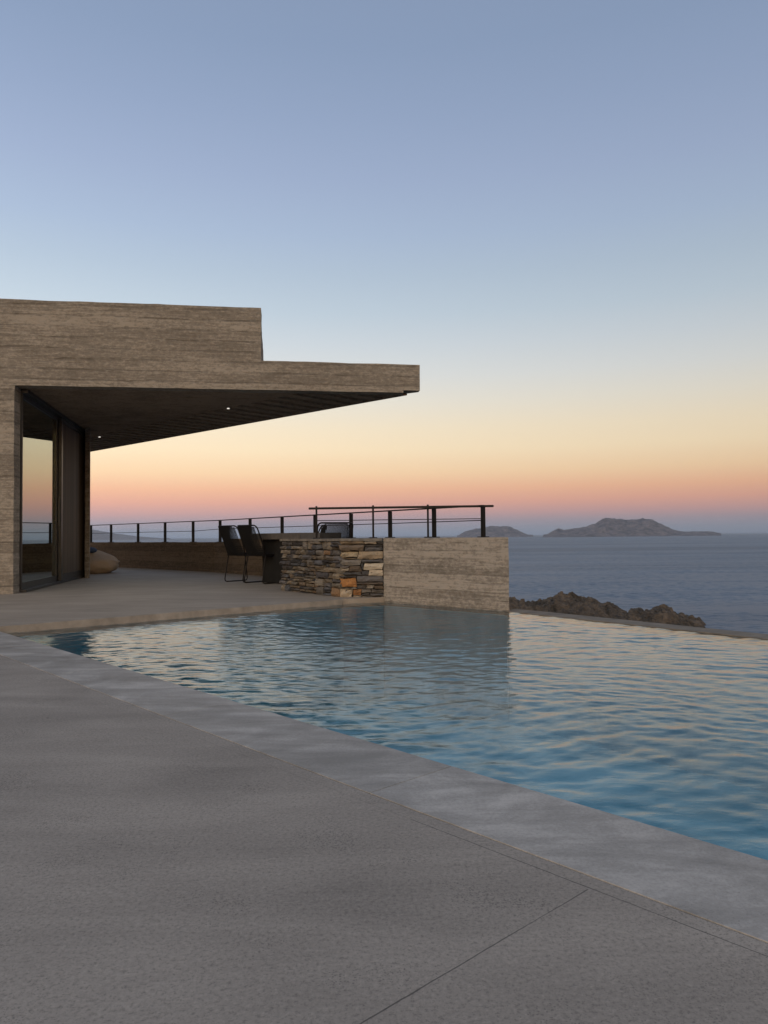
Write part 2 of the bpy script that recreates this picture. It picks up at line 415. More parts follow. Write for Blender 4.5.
# coping: slabs
cc = bmesh.new(); lay = cc.faces.layers.float.new('tone')
start = (Vector((0.20, 2.58)) - P0).dot(cd) + 0.055
ks = range(-3, 8)
w0 = (Vector((-2.609, 5.039)) - P0).dot(cn) + 0.004
for k in range(-6, 9):
    a = start + 1.37 * k + 0.0016; b_ = start + 1.37 * (k + 1) - 0.0016
    if a < -0.0 and b_ > 0: pass
    q = tup(inn(a) + cn * w0, inn(b_) + cn * w0, inn(b_), inn(a))
    n0 = len(cc.faces)
    prism(cc, q, -0.06, 0.0018 + random.uniform(-.0003, .0003), 0.0015)
    tone = random.random()
    cc.faces.ensure_lookup_table()
    for f in cc.faces[n0:]: f[lay] = tone
cob = link('coping', cc, M_cop); tag(cob, kind='structure')

# shell of the pool: walls and floor
Bc = Vector((-0.50, 8.72)); Cc = Vector((-0.02, 8.98)); Dc = Vector((1.262, 7.74)); Ec = Vector((2.86, 5.54))
ed = (Ec - Dc).normalized(); F = Ec + ed * 7.0; G = inn(12.5)
tdir = (Bc - P0).normalized()
bm = bmesh.new()
prism(bm, tup(inn(-1.5), inn(14), F + ed * 1.0, Dc, Bc + tdir * .6), -1.5, -1.15)
tag(link('pool_floor', bm, M_basin), kind='structure')
bm = bmesh.new()   # near wall under the coping
prism(bm, tup(inn(-1), inn(14), inn(14) - cn * 0.36, inn(-1) - cn * 0.36), -1.6, -0.061)
tw = Vector((.0135, -.0155)); prism(bm, tup(P0 - tdir * 1 + tw, Bc + tw, Bc + Vector((-.2, .23)), P0 - tdir * 1 + Vector((-.2, .23))), -1.6, -0.062)
tag(link('pool_wall', bm, M_basin), kind='structure')

# overflow lip along the sea side
on = Vector((-ed.y, ed.x));  on = on if on.y > 0 else -on
bm = bmesh.new()
lp = [Dc - ed * 0.02, F, F + on * 0.24, Dc + on * 0.26 - ed * 0.12]
rprism(bm, tup(*lp), -0.074, -0.014, 0.25, 0.0012)
tag(link('overflow_lip', bm, M_lipwall), kind='structure')
bm = bmesh.new(); prism(bm, tup(Dc - on * .02, F - on * .02, F + on * 0.22, Dc + on * 0.22), -2.5, -0.075)
prism(bm, [(-0.04, 8.94), (1.26, 7.69), (1.32, 7.80), (0.02, 9.06)], -1.6, -0.06)
prism(bm, [(-0.62, 8.68), (-0.02, 8.90), (-0.02, 9.06), (-0.62, 8.80)], -1.6, -0.06)
tag(link('pool_wall', bm, M_basin), kind='structure')

# water surface with real ripples
def water_mesh():
    t0, t1, n0, n1 = -0.6, 12.6, -0.03, 5.6
    st = 0.0155
    a = np.arange(t0, t1, st); b = np.arange(n0, n1, st)
    A, B = np.meshgrid(a, b, indexing='ij')
    Xw = P0.x + A * cd.x + B * cn.x; Yw = P0.y + A * cd.y + B * cn.y
    rng = np.random.default_rng(5)
    Zw = np.zeros_like(Xw)
    wx = Xw + 0.10 * np.sin(Xw * 1.7 + Yw * 1.1) + 0.07 * np.sin(Yw * 2.9 - Xw * 0.6 + 1); wy = Yw + 0.09 * np.sin(Xw * 2.1 + 2) + 0.06 * np.sin(Xw * 3.7 + Yw * 2.2)
    for i in range(96):
        lam = 0.046 * (0.30 / 0.046) ** (rng.random() ** 1.35)
        main = R(78) if rng.random() < 0.6 else R(112)
        th = main + rng.normal() * R(34)
        k = 2 * math.pi / lam
        amp = 0.0128 / k
        env = 0.65 + 0.35 * np.sin(Xw * (0.9 + rng.random()) + Yw * (0.7 + rng.random()) + rng.random() * 7)
        Zw += amp * env * np.sin(k * (wx * math.cos(th) + wy * math.sin(th)) + rng.random() * 6.28)
    Zw += WZ
    na, nb = A.shape
    co = np.stack([Xw, Yw, Zw], -1).reshape(-1, 3).astype(np.float32)
    i = np.arange(na * nb).reshape(na, nb)
    f = np.stack([i[:-1, :-1], i[1:, :-1], i[1:, 1:], i[:-1, 1:]], -1).reshape(-1, 4)
    # drop the part beyond the lip and walls
    ctr = co[f].mean(1)[:, :2]
    keep = np.ones(len(f), bool)
    def side(p, d, sgn, off=0.0):
        nn = np.array([-d.y, d.x]); return sgn * ((ctr - np.array([p.x, p.y])) @ nn) <= off
    keep &= side(Dc, ed, 1 if on.dot(Vector((-ed.y, ed.x))) > 0 else -1, 0.04) | False
    keep &= side(P0, tdir, 1, 0.08)
    f = f[keep]
    used = np.unique(f); remap = np.full(len(co), -1); remap[used] = np.arange(len(used))
    co = co[used]; f = remap[f]
    me = bpy.data.meshes.new('pool_water')
    me.vertices.add(len(co)); me.vertices.foreach_set('co', co.ravel())
    me.loops.add(f.size); me.loops.foreach_set('vertex_index', f.ravel().astype(np.int32))
    me.polygons.add(len(f)); me.polygons.foreach_set('loop_start', np.arange(0, f.size, 4, dtype=np.int32))
    me.polygons.foreach_set('loop_total', np.full(len(f), 4, dtype=np.int32))
    me.update(calc_edges=True)
    me.polygons.foreach_set('use_smooth', np.ones(len(f), bool)); me.update()
    o = bpy.data.objects.new('pool_water', me); col.objects.link(o); me.materials.append(M_water)
    return o
tag(water_mesh(), kind='structure')

# terrace: raised cement floor between pool and house
far = [Vector((-0.50, 8.72)), Vector((-0.02, 8.98)), Vector((1.3, 9.8)), Vector((-3.6, 16.9)), Vector((-12.5, 25.5)), Vector((-22, 20)), P0 - tdir * 12]
bm = bmesh.new()
ins = Vector((-.035, .04))
prism(bm, tup(P0 - tdir * 12 + ins, Bc + ins, *far[1:6]), -0.058, T)
tag(link('terrace', bm, M_terrace), kind='structure')
bm = bmesh.new()
rprism(bm, tup(P0 - tdir * 12, Bc, Bc + ins * .97, P0 - tdir * 12 + ins * .97), -0.060, T + 0.004, 0.2, 0.0015)
tag(link('terrace_edge', bm, M_lip), kind='structure')

# ------------------------------------------------------------------ terrain, sea, headland, islands
SEA = -18.0
bm = bmesh.new()
bmesh.ops.create_grid(bm, x_segments=2, y_segments=2, size=45000)
for v in bm.verts: v.co.z = SEA
tag(link('sea', bm, M_sea), kind='structure')

def hgt_grid(name, x0, x1, y0, y1, nx, ny, fn, mat, smooth=True):
    bm = bmesh.new(); g = [[bm.verts.new((x0 + (x1 - x0) * i / nx, y0 + (y1 - y0) * j / ny, fn(x0 + (x1 - x0) * i / nx, y0 + (y1 - y0) * j / ny))) for j in range(ny + 1)] for i in range(nx + 1)]
    for i in range(nx):
        for j in range(ny): bm.faces.new((g[i][j], g[i + 1][j], g[i + 1][j + 1], g[i][j + 1]))
    return link(name, bm, mat, smooth=smooth)
def slope(x, y):
    d = (Vector((x, y)) - Dc).dot(on)
    z = -1.9 if d < 0 else -1.9 - 0.30 * d
    z += (noise.fractal(Vector((x, y, 0)) * 0.12, 1, 2, 5)) * min(1.0, max(0, d) * 0.05) * 1.0
    return max(z, SEA - 4)
tag(hgt_grid('hillside', -160, 60, -60, 110, 90, 80, slope, M_hill), kind='structure')

def pix(px, py, D):      # only used to find real positions of far land seen in the photo
    x = (px - 384) / 740; y = -(py - 512) / 740
    x, y = x * c_ + y * s_, -x * s_ + y * c_
    d = Vector((x, cp - y * sp, sp + y * cp)); d *= D / d.y
    return Vector((d.x, d.y, d.z + EYE))

# headland of broken rock below the pool
Hprof = [(500, 597), (512, 598), (520, 600), (534, 602), (542, 600), (548, 597), (556, 594), (566, 593.5), (576, 594), (585, 595), (594, 597), (600, 601), (606, 604.5), (614, 608), (622, 609.5),
         (630, 608), (640, 610), (648, 611), (656, 609.5), (662, 608), (668, 609), (674, 612), (682, 615), (690, 617), (696, 620), (702, 625), (706, 629)]
def interp(prof, x):
    if x <= prof[0][0]: return prof[0][1]
    for (a, b), (c, d) in zip(prof, prof[1:]):
        if x <= c: return b + (d - b) * (x - a) / (c - a)
    return prof[-1][1]
HD = 150.0
def rock_h(x, y):
    v = Vector((x, y, 0))
    u = (x - 22) / 45.0
    px = 384 + x / y * 740
    hp = interp(Hprof, px)
    top = EYE - (hp - (533.5 + (650 - px) * 0.0096)) / 740 * HD        # crest height of the real ridge at this bearing
    ridge = HD + noise.noise(v * 0.05) * 4
    fall = abs(y - ridge)
    g = math.exp(-(fall / 17.0) ** 2)
    if px > 703: g *= max(0, 1 - (px - 703) / 8)
    n = noise.turbulence(v * 0.16, 5, True) * 2.2 + noise.fractal(v * 0.9, 0.7, 2.1, 4) * 0.5 
    n2 = (noise.cell(v * 0.25) - .5) * 0.5
    if y < ridge - 14: top = top + 0
    z = (SEA - 2.5) + (top - SEA + 2.5) * g
    z += (n - 1.3 + n2) * min(1, g * 1.2)
    return z
hl = hgt_grid('rocky_headland', 6, 78, 112, 178, 300, 230, rock_h, M_rock, smooth=False)
tag(hl, 'low brown rocky headland jutting into the sea beyond the pool lip', 'headland', kind='structure')

def island(name, prof, D, depth, label, rough=1.0):
    """real ridge: silhouette heights measured at the distance D, rounded fore and aft"""
    x0 = prof[0][0]; x1 = prof[-1][0]
    A = pix(x0, 530, D).x; B = pix(x1, 530, D).x; q = depth / D; A, B = min(A * (1 - q), A * (1 + q)), max(B * (1 - q), B * (1 + q))
    def fn(x, y):
        px = 384 + x / y * 740
        hp = interp(prof, px); hor = 533.5 + (650 - px) * 0.0096
        top = max(0, (hor - hp)) / 740 * D + EYE - SEA if hp < hor + 3 else 0
        if hp >= hor + 1.9: top = 0
        g = max(0.0, 1 - ((y - D) / depth) ** 2) ** 1.2
        n = noise.fractal(Vector((x, y, 0)) * (3.0 / depth), 0.9, 2.1, 6)
        gul = noise.turbulence(Vector((x, y * 0.6, 0)) * (6.0 / depth), 4, True) - 0.8
        return SEA - 6 + (top + 6) * g * (1 + 0.11 * n + 0.05 * noise.noise(Vector((x, y, 0)) * (30.0 / depth))) + (n * 0.05 + gul * 0.22) * top * g * (1 - g * .75) * 2.2
    return tag(hgt_grid(name, A, B, D - depth, D + depth, 260, 90, fn, M_isle), label, None, kind='structure')
Iprof = [(540, 541), (543, 536.5), (549, 533), (553, 530.5), (558, 528.5), (564, 530), (572, 529), (580, 527.5), (588, 526), (594, 524), (600, 520.5), (604, 518), (610, 518), (616, 519.3), (624, 519.5), (632, 519), (640, 518.8),
         (650, 519), (656, 521), (664, 525), (672, 529), (680, 531.2), (688, 531.8), (697, 531.5), (706, 531), (714, 531.7), (720, 533.5), (722, 541)]
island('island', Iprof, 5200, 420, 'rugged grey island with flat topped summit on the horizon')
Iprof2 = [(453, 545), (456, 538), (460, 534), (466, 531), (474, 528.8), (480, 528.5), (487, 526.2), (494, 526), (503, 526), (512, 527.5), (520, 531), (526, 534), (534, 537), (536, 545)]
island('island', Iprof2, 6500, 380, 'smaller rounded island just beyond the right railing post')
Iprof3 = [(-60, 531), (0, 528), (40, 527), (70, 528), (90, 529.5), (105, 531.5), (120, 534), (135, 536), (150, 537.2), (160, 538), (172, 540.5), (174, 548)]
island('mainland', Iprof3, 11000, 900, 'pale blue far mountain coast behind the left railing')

# ------------------------------------------------------------------ house
house = empty('concrete_house', (-5.06, 10.10, T))
tag(house, 'low board-marked concrete house with a long pointed roof overhang', 'house')
def hpart(name, bm, mat, smooth=False, parent=None):
    o = link(name, bm, mat, smooth=smooth)
    p = parent or house
    o.parent = p
    o.matrix_parent_inverse = Matrix.Translation(p.location).inverted() if p is house else Matrix.Identity(4)
    return o
fd = Vector((math.cos(R(8.5)), math.sin(R(8.5)))); fp = Vector((-fd.y, fd.x))
pier = Vector((-5.062, 10.104))
S = 2.905
fx = lambda t, d=0.0: pier + fd * t + fp * d
tipT = Vector((0.555, 10.944)); tip2 = Vector((0.535, 11.08)); tip3 = Vector((0.262, 11.24)); farE = Vector((-7.18, 18.05))
edir = (farE - tip3).normalized(); enor = Vector((-edir.y, edir.x)); enor = enor if enor.dot(Vector((1, 1))) > 0 else -enor
farE2 = tip3 + edir * 14.0
roof = [fx(-6), tipT, tip2, tip3, farE2, fx(-6, 11)]
bm = bmesh.new(); rprism(bm, tup(*roof), S + 0.035, 3.325, 0.13, 0.007, seed=3)
hpart('roof_slab', bm, M_facade)
# facade beam reaching down in front of the soffit
bm = bmesh.new()
tb = (tipT - pier).dot(fd)
# (one piece with the slab face: the beam sits 3 mm proud below it)
rprism(bm, tup(fx(-6, .0), fx(tb - .25, .0), fx(tb - .25, .22), fx(-6, .22)), S - 0.003, S + 0.0345, 0.13, 0.004, seed=3)
hpart('beam', bm, M_facade)
tU = (Vector((-1.752, 10.60)) - pier).dot(fd)
bm = bmesh.new(); rprism(bm, tup(fx(-6, .002), fx(tU, .002), fx(tU, .35), fx(-6, .35)), 3.326, 4.092, 0.13, 0.010, seed=3)
hpart('roof_parapet', bm, M_facade)
bm = bmesh.new(); rprism(bm, tup(fx(tU - .352, .352), fx(tU - .002, .352), fx(tU - .002, 5.2), fx(tU - .352, 5.2)), 3.326, 4.085, 0.13, 0.008, seed=9)
hpart('roof_parapet', bm, M_facade)
# soffit: smooth field and ribbed band of boards
sp_ = clip(clip(roof, tuple(-v for v in fp), -(fx(0, .222)).dot(fp)), tuple(-fd), -(fx(-5.9)).dot(fd))
eline = tip3.dot(enor)
inner = clip(sp_, tuple(enor), eline - 1.28)
band = clip(clip(sp_, tuple(-enor), -(eline - 1.275)), tuple(enor), eline - 0.07)
bm = bmesh.new()
k0 = 0.222
while k0 < 9:
    q = clip(clip(inner, tuple(-fp), -(fx(0, k0 + .003)).dot(fp)), tuple(fp), fx(0, k0 + .157).dot(fp))
    if len(q) > 2: prism(bm, q, S + random.uniform(-.003, .003), S + 0.034)
    k0 += .16
hpart('soffit', bm, M_soffit)
bm = bmesh.new()
base = tip3.dot(edir) - 1.2; k0 = 0.0; i = 0
while k0 < 15:
    wdt = 0.17
    q = clip(clip(band, tuple(-edir), -(base + k0 + .006)), tuple(edir), base + k0 + wdt)
    if len(q) > 2: prism(bm, q, S + (-0.006 if i % 2 else 0.028) + random.uniform(-.004, .004), S + 0.0342)
    k0 += wdt; i += 1
hpart('soffit', bm, M_soffit)
bm = bmesh.new(); q = clip(clip(sp_, tuple(-enor), -(eline - 0.069)), tuple(enor), eline - 0.004); prism(bm, q, S + 0.001, S + 0.0342)
hpart('soffit_edge', bm, M_soffit)
# downlights
def downlight(x, y):
    bm = bmesh.new(); bmesh.ops.create_cone(bm, cap_ends=True, segments=20, radius1=0.030, radius2=0.030, depth=0.012, matrix=Matrix.Translation((x, y, S - 0.012)))
    d = hpart('downlight', bm, M_trim)
    bm = bmesh.new(); bmesh.ops.create_cone(bm, cap_ends=True, segments=20, radius1=0.022, radius2=0.016, depth=0.012, matrix=Matrix.Translation((x, y, S - 0.024)))
    g = link('lens', bm, M_glow); g.parent = d
M_trim = simple('white_trim', (0.3, 0.29, 0.27, 1), 0.5)
mg, ng, bg_, cg, og = new_mat('lamp_lens'); bg_.inputs['Emission Color'].default_value = (1, .93, .82, 1); bg_.inputs['Emission Strength'].default_value = 0.9
M_glow = mg
downlight(-2.52, 11.99); downlight(-5.86, 15.22)
# piers and walls
bm = bmesh.new(); rprism(bm, tup(fx(-5.9, .003), fx(0, .003), fx(-.0, .25), fx(-5.9, .25)), T - .3, S - .004, 0.13, 0.006, seed=5)
hpart('wall', bm, M_facade)
D0 = Vector((-5.085, 10.36)); D1 = Vector((-5.955, 14.75)); dd = (D1 - D0).normalized(); dn = Vector((dd.y, -dd.x))  # dn points out (right)
bm = bmesh.new(); rprism(bm, tup(Vector((-5.69, 14.08)), Vector((-5.59, 14.05)), Vector((-5.92, 14.90)), Vector((-6.15, 14.9)), Vector((-5.97, 14.72))), T - .3, S - .004, 0.13, 0.002, seed=8)
hpart('wall', bm, M_blockw)
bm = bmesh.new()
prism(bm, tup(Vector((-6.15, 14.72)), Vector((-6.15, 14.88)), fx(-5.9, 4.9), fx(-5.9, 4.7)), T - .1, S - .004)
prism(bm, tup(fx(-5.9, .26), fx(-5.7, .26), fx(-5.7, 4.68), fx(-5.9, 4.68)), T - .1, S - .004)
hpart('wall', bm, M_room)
# sliding glazing
L = (D1 - D0).length
dang = math.atan2(dd.y, dd.x)
def along(s, off=0.0): return D0 + dd * s + dn * off
def dbox(bm, s0, s1, z0, z1, th, off=0.0, bevel=0.004):
    c = along((s0 + s1) / 2, off); box(bm, (c.x, c.y, (z0 + z1) / 2), (s1 - s0, th, z1 - z0), dang, bevel)
ZB, ZT = T + 0.005, S - 0.01
M = 2.15
gdoor = empty('glass_door', (0, 0, 0)); gdoor.parent = house; gdoor.matrix_parent_inverse = Matrix.Translation(house.location).inverted()
bm = bmesh.new()
dbox(bm, 0, L - 0.1, ZT - 0.05, ZT, 0.16)
link('head_track', bm, M_frame, gdoor)
bm = bmesh.new(); dbox(bm, 0.0, L - 0.1, ZB, ZB + 0.035, 0.16)
link('sill_track', bm, M_frame, gdoor)
bm = bmesh.new()
dbox(bm, 0.02, 0.06, ZB + .036, ZT - .051, .05, -.02); dbox(bm, M - .07, M, ZB + .036, ZT - .051, .05, -.02)
dbox(bm, 0.061, M - .071, ZB + .036, ZB + .13, .05, -.02); dbox(bm, 0.061, M - .071, ZT - .12, ZT - .051, .05, -.02)
link('frame', bm, M_frame, gdoor)
bm = bmesh.new(); dbox(bm, 0.062, M - .072, ZB + .131, ZT - .121, .012, -.02, 0); link('glass_pane', bm, M_glass, gdoor)
bm = bmesh.new(); dbox(bm, M - .05, M - .02, 1.0, 1.5, .03, .03); link('handle', bm, M_frame, gdoor)
sdoor = empty('screen_door', (0, 0, 0)); sdoor.parent = house; sdoor.matrix_parent_inverse = Matrix.Translation(house.location).inverted()
bm = bmesh.new()
dbox(bm, M + .002, M + .10, ZB + .036, ZT - .051, .05, .035); dbox(bm, L - .32, L - .12, ZB + .036, ZT - .051, .05, .035)
dbox(bm, M + .101, L - .321, ZB + .036, ZB + .14, .05, .035); dbox(bm, M + .101, L - .321, ZT - .12, ZT - .051, .05, .035)
link('frame', bm, M_frame, sdoor)
def screen_mat():
    m, nt, b, co, out = new_mat('brown_pleated_screen')
    n = nt.noise(nt.mapping(co, (6, 6, 0.05)), 1.4, 3)
    nt.put(b, 'Base Color', nt.ramp(n, [(0.3, (0.05, 0.038, 0.028, 1)), (0.7, (0.10, 0.076, 0.054, 1))])); nt.put(b, 'Roughness', 0.6); return m
bm = bmesh.new()
s = M + .102; i = 0; prev = None
while s < L - .322:
    p = along(s, 0.035 + (0.012 if i % 2 else 0)); v = (bm.verts.new((p.x, p.y, ZB + .141)), bm.verts.new((p.x, p.y, ZT - .121)))
    if prev: bm.faces.new((prev[0], v[0], v[1], prev[1]))
    prev = v; s += .035; i += 1
link('pleated_screen', bm, screen_mat(), sdoor)
# curtain inside, behind the glass
bm = bmesh.new(); prev = None
for i in range(40):
    s = .1 + i * .022; p = along(s, -.35 + .03 * math.sin(i * 1.3)); v = (bm.verts.new((p.x, p.y, ZB + .02)), bm.verts.new((p.x, p.y, ZT - .05)))
    if prev: bm.faces.new((prev[0], v[0], v[1], prev[1]))
    prev = v
M_curt = simple('linen_curtain', (0.36, 0.34, 0.28, 1), 0.9, 0, 3, 0.15)
cur = link('curtain', bm, M_curt, smooth=True); tag(cur, 'pale linen curtain hanging inside the glass sliding door', 'curtain')

# ------------------------------------------------------------------ parapet wall, railing
def edge_post(px, dy): Yv = 0.363 * 740 / dy; return Vector(((px - 384) / 740 * Yv, Yv))
# the posts' real positions: two straight runs of the terrace edge
posts = [edge_post(*p) for p in ((483, 28.6), (434, 26.3), (390, 24.25), (351, 22.45), (315, 20.95), (282, 19.5), (250, 18.05), (220, 16.75), (193, 15.95), (165, 15.15), (138, 14.4), (111, 13.6))]
ld = (posts[-1] - posts[7]).normalized()
for k in range(1, 4): posts.append(posts[11] + ld * 1.25 * k)
K = posts[7]
n1 = Vector((posts[0].y - K.y, K.x - posts[0].x)).normalized(); n1 = n1 if n1.y > 0 else -n1
n2 = Vector((-ld.y, ld.x)); n2 = n2 if n2.y > 0 else -n2
PB1, PB2 = 0.752, 0.682
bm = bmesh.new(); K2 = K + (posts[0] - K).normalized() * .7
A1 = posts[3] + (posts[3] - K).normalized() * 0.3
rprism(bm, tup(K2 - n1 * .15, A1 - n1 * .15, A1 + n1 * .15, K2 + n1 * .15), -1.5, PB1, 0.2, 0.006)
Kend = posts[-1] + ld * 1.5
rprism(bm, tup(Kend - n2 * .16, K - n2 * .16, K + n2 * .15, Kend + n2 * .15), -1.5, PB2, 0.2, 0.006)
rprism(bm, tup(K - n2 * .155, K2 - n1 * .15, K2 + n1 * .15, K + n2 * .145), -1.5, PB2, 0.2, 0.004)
tag(link('parapet_wall', bm, M_parapet), 'long concrete parapet toned dark brown for roof shade, running along the back of the terrace', 'wall')

# pale concrete block with square end beside the pool
BZ = 0.752
blk = [Vector((-0.012, 9.00)), Vector((1.275, 7.735)), Vector((1.60, 9.35)), Vector((1.25, 9.95)), Vector((-0.60, 12.0)), Vector((-0.75, 11.6)), Vector((0.20, 10.2))]
blk = [Vector((-0.012, 9.00)), Vector((1.30, 7.755)), Vector((1.52, 9.35)), Vector((1.25, 9.95)), Vector((-0.30, 11.4)), Vector((-0.012, 9.9))]
bm = bmesh.new(); rprism(bm, tup(*blk), -1.6, BZ, 0.12, 0.006, seed=21)
tag(link('concrete_wall_block', bm, M_blockw), 'pale beige board-marked concrete wall at the corner of the pool beside the sea', 'wall')

# ---- railing along the terrace edge
RZ = 1.143
rail = empty('terrace_railing', (posts[0].x, posts[0].y, BZ))
tag(rail, 'long dark steel railing of square posts along the terrace parapet', 'railing')
def rpart(name, bm, mat, root):
    o = link(name, bm, mat); o.parent = root; o.matrix_parent_inverse = Matrix.Translation(root.location).inverted(); return o
for i, p in enumerate(posts):
    zb = (BZ if i < 4 else PB1) if i < 7 else PB2
    q = posts[min(i + 1, len(posts) - 1)] - posts[max(i - 1, 0)]
    a = math.atan2(q.y, q.x)
    bm = bmesh.new(); zt = RZ + (.004 if i else -0.001)
    box(bm, (p.x, p.y, (zb + zt) / 2 + .002), (0.035, 0.058 if i else .056, zt - zb - .004), a, 0.003)
    po = rpart('post', bm, M_dark, rail)
    bm = bmesh.new(); box(bm, (p.x, p.y, zb + 0.006), (0.10, 0.12, 0.010), a, 0.002)
    bp = link('base_plate', bm, M_dark); bp.parent = po
bm = bmesh.new()
def flat_rail(bm, pts, w_, h_, z):
    for a, b in zip(pts, pts[1:]):
        c = (a + b) / 2; d = b - a; box(bm, (c.x, c.y, z), (d.length + 0.004, w_, h_), math.atan2(d.y, d.x))
flat_rail(bm, [posts[0], posts[7], posts[-1]], 0.045, 0.018, RZ + 0.012)
rpart('top_rail', bm, M_dark, rail)
bm = bmesh.new(); tube(bm, [(p.x, p.y, (RZ + (BZ if i <= 7 else PB2)) / 2 + .02) for i, p in enumerate(posts)], 0.006, 6)
rpart('cable', bm, M_dark, rail)

# ---- second, thinner handrail
r2 = empty('handrail', (0, 9.6, BZ)); tag(r2, 'thin level handrail on slim round posts above the stone pillar', 'railing')
ra = Vector((-0.985, 9.70)); rb = Vector((1.40, 9.44)); rdv = (rb - ra)
R2Z = 1.150
bm = bmesh.new(); c = (ra + rb) / 2; box(bm, (c.x, c.y, R2Z), (rdv.length, 0.045, 0.028), math.atan2(rdv.y, rdv.x), 0.003)
rpart('top_rail', bm, M_dark, r2)
for x in (-0.885, -0.142, 0.565):
    y = ra.y + (x - ra.x) / rdv.x * rdv.y
    bm = bmesh.new(); tube(bm, [(x, y, BZ + .002), (x, y, R2Z + .03)], 0.013, 10)
    po = rpart('post', bm, M_dark, r2)
    bm = bmesh.new(); bmesh.ops.create_cone(bm, cap_ends=True, segments=16, radius1=.055, radius2=.05, depth=.012, matrix=Matrix.Translation((x, y, BZ + .008)))
    bp = link('base_plate', bm, M_dark); bp.parent = po
bm = bmesh.new(); tube(bm, [(x, ra.y + (x - ra.x) / rdv.x * rdv.y, 0.99) for x in (-.885, .2, 1.24)], 0.005, 6)
rpart('cable', bm, M_dark, r2)

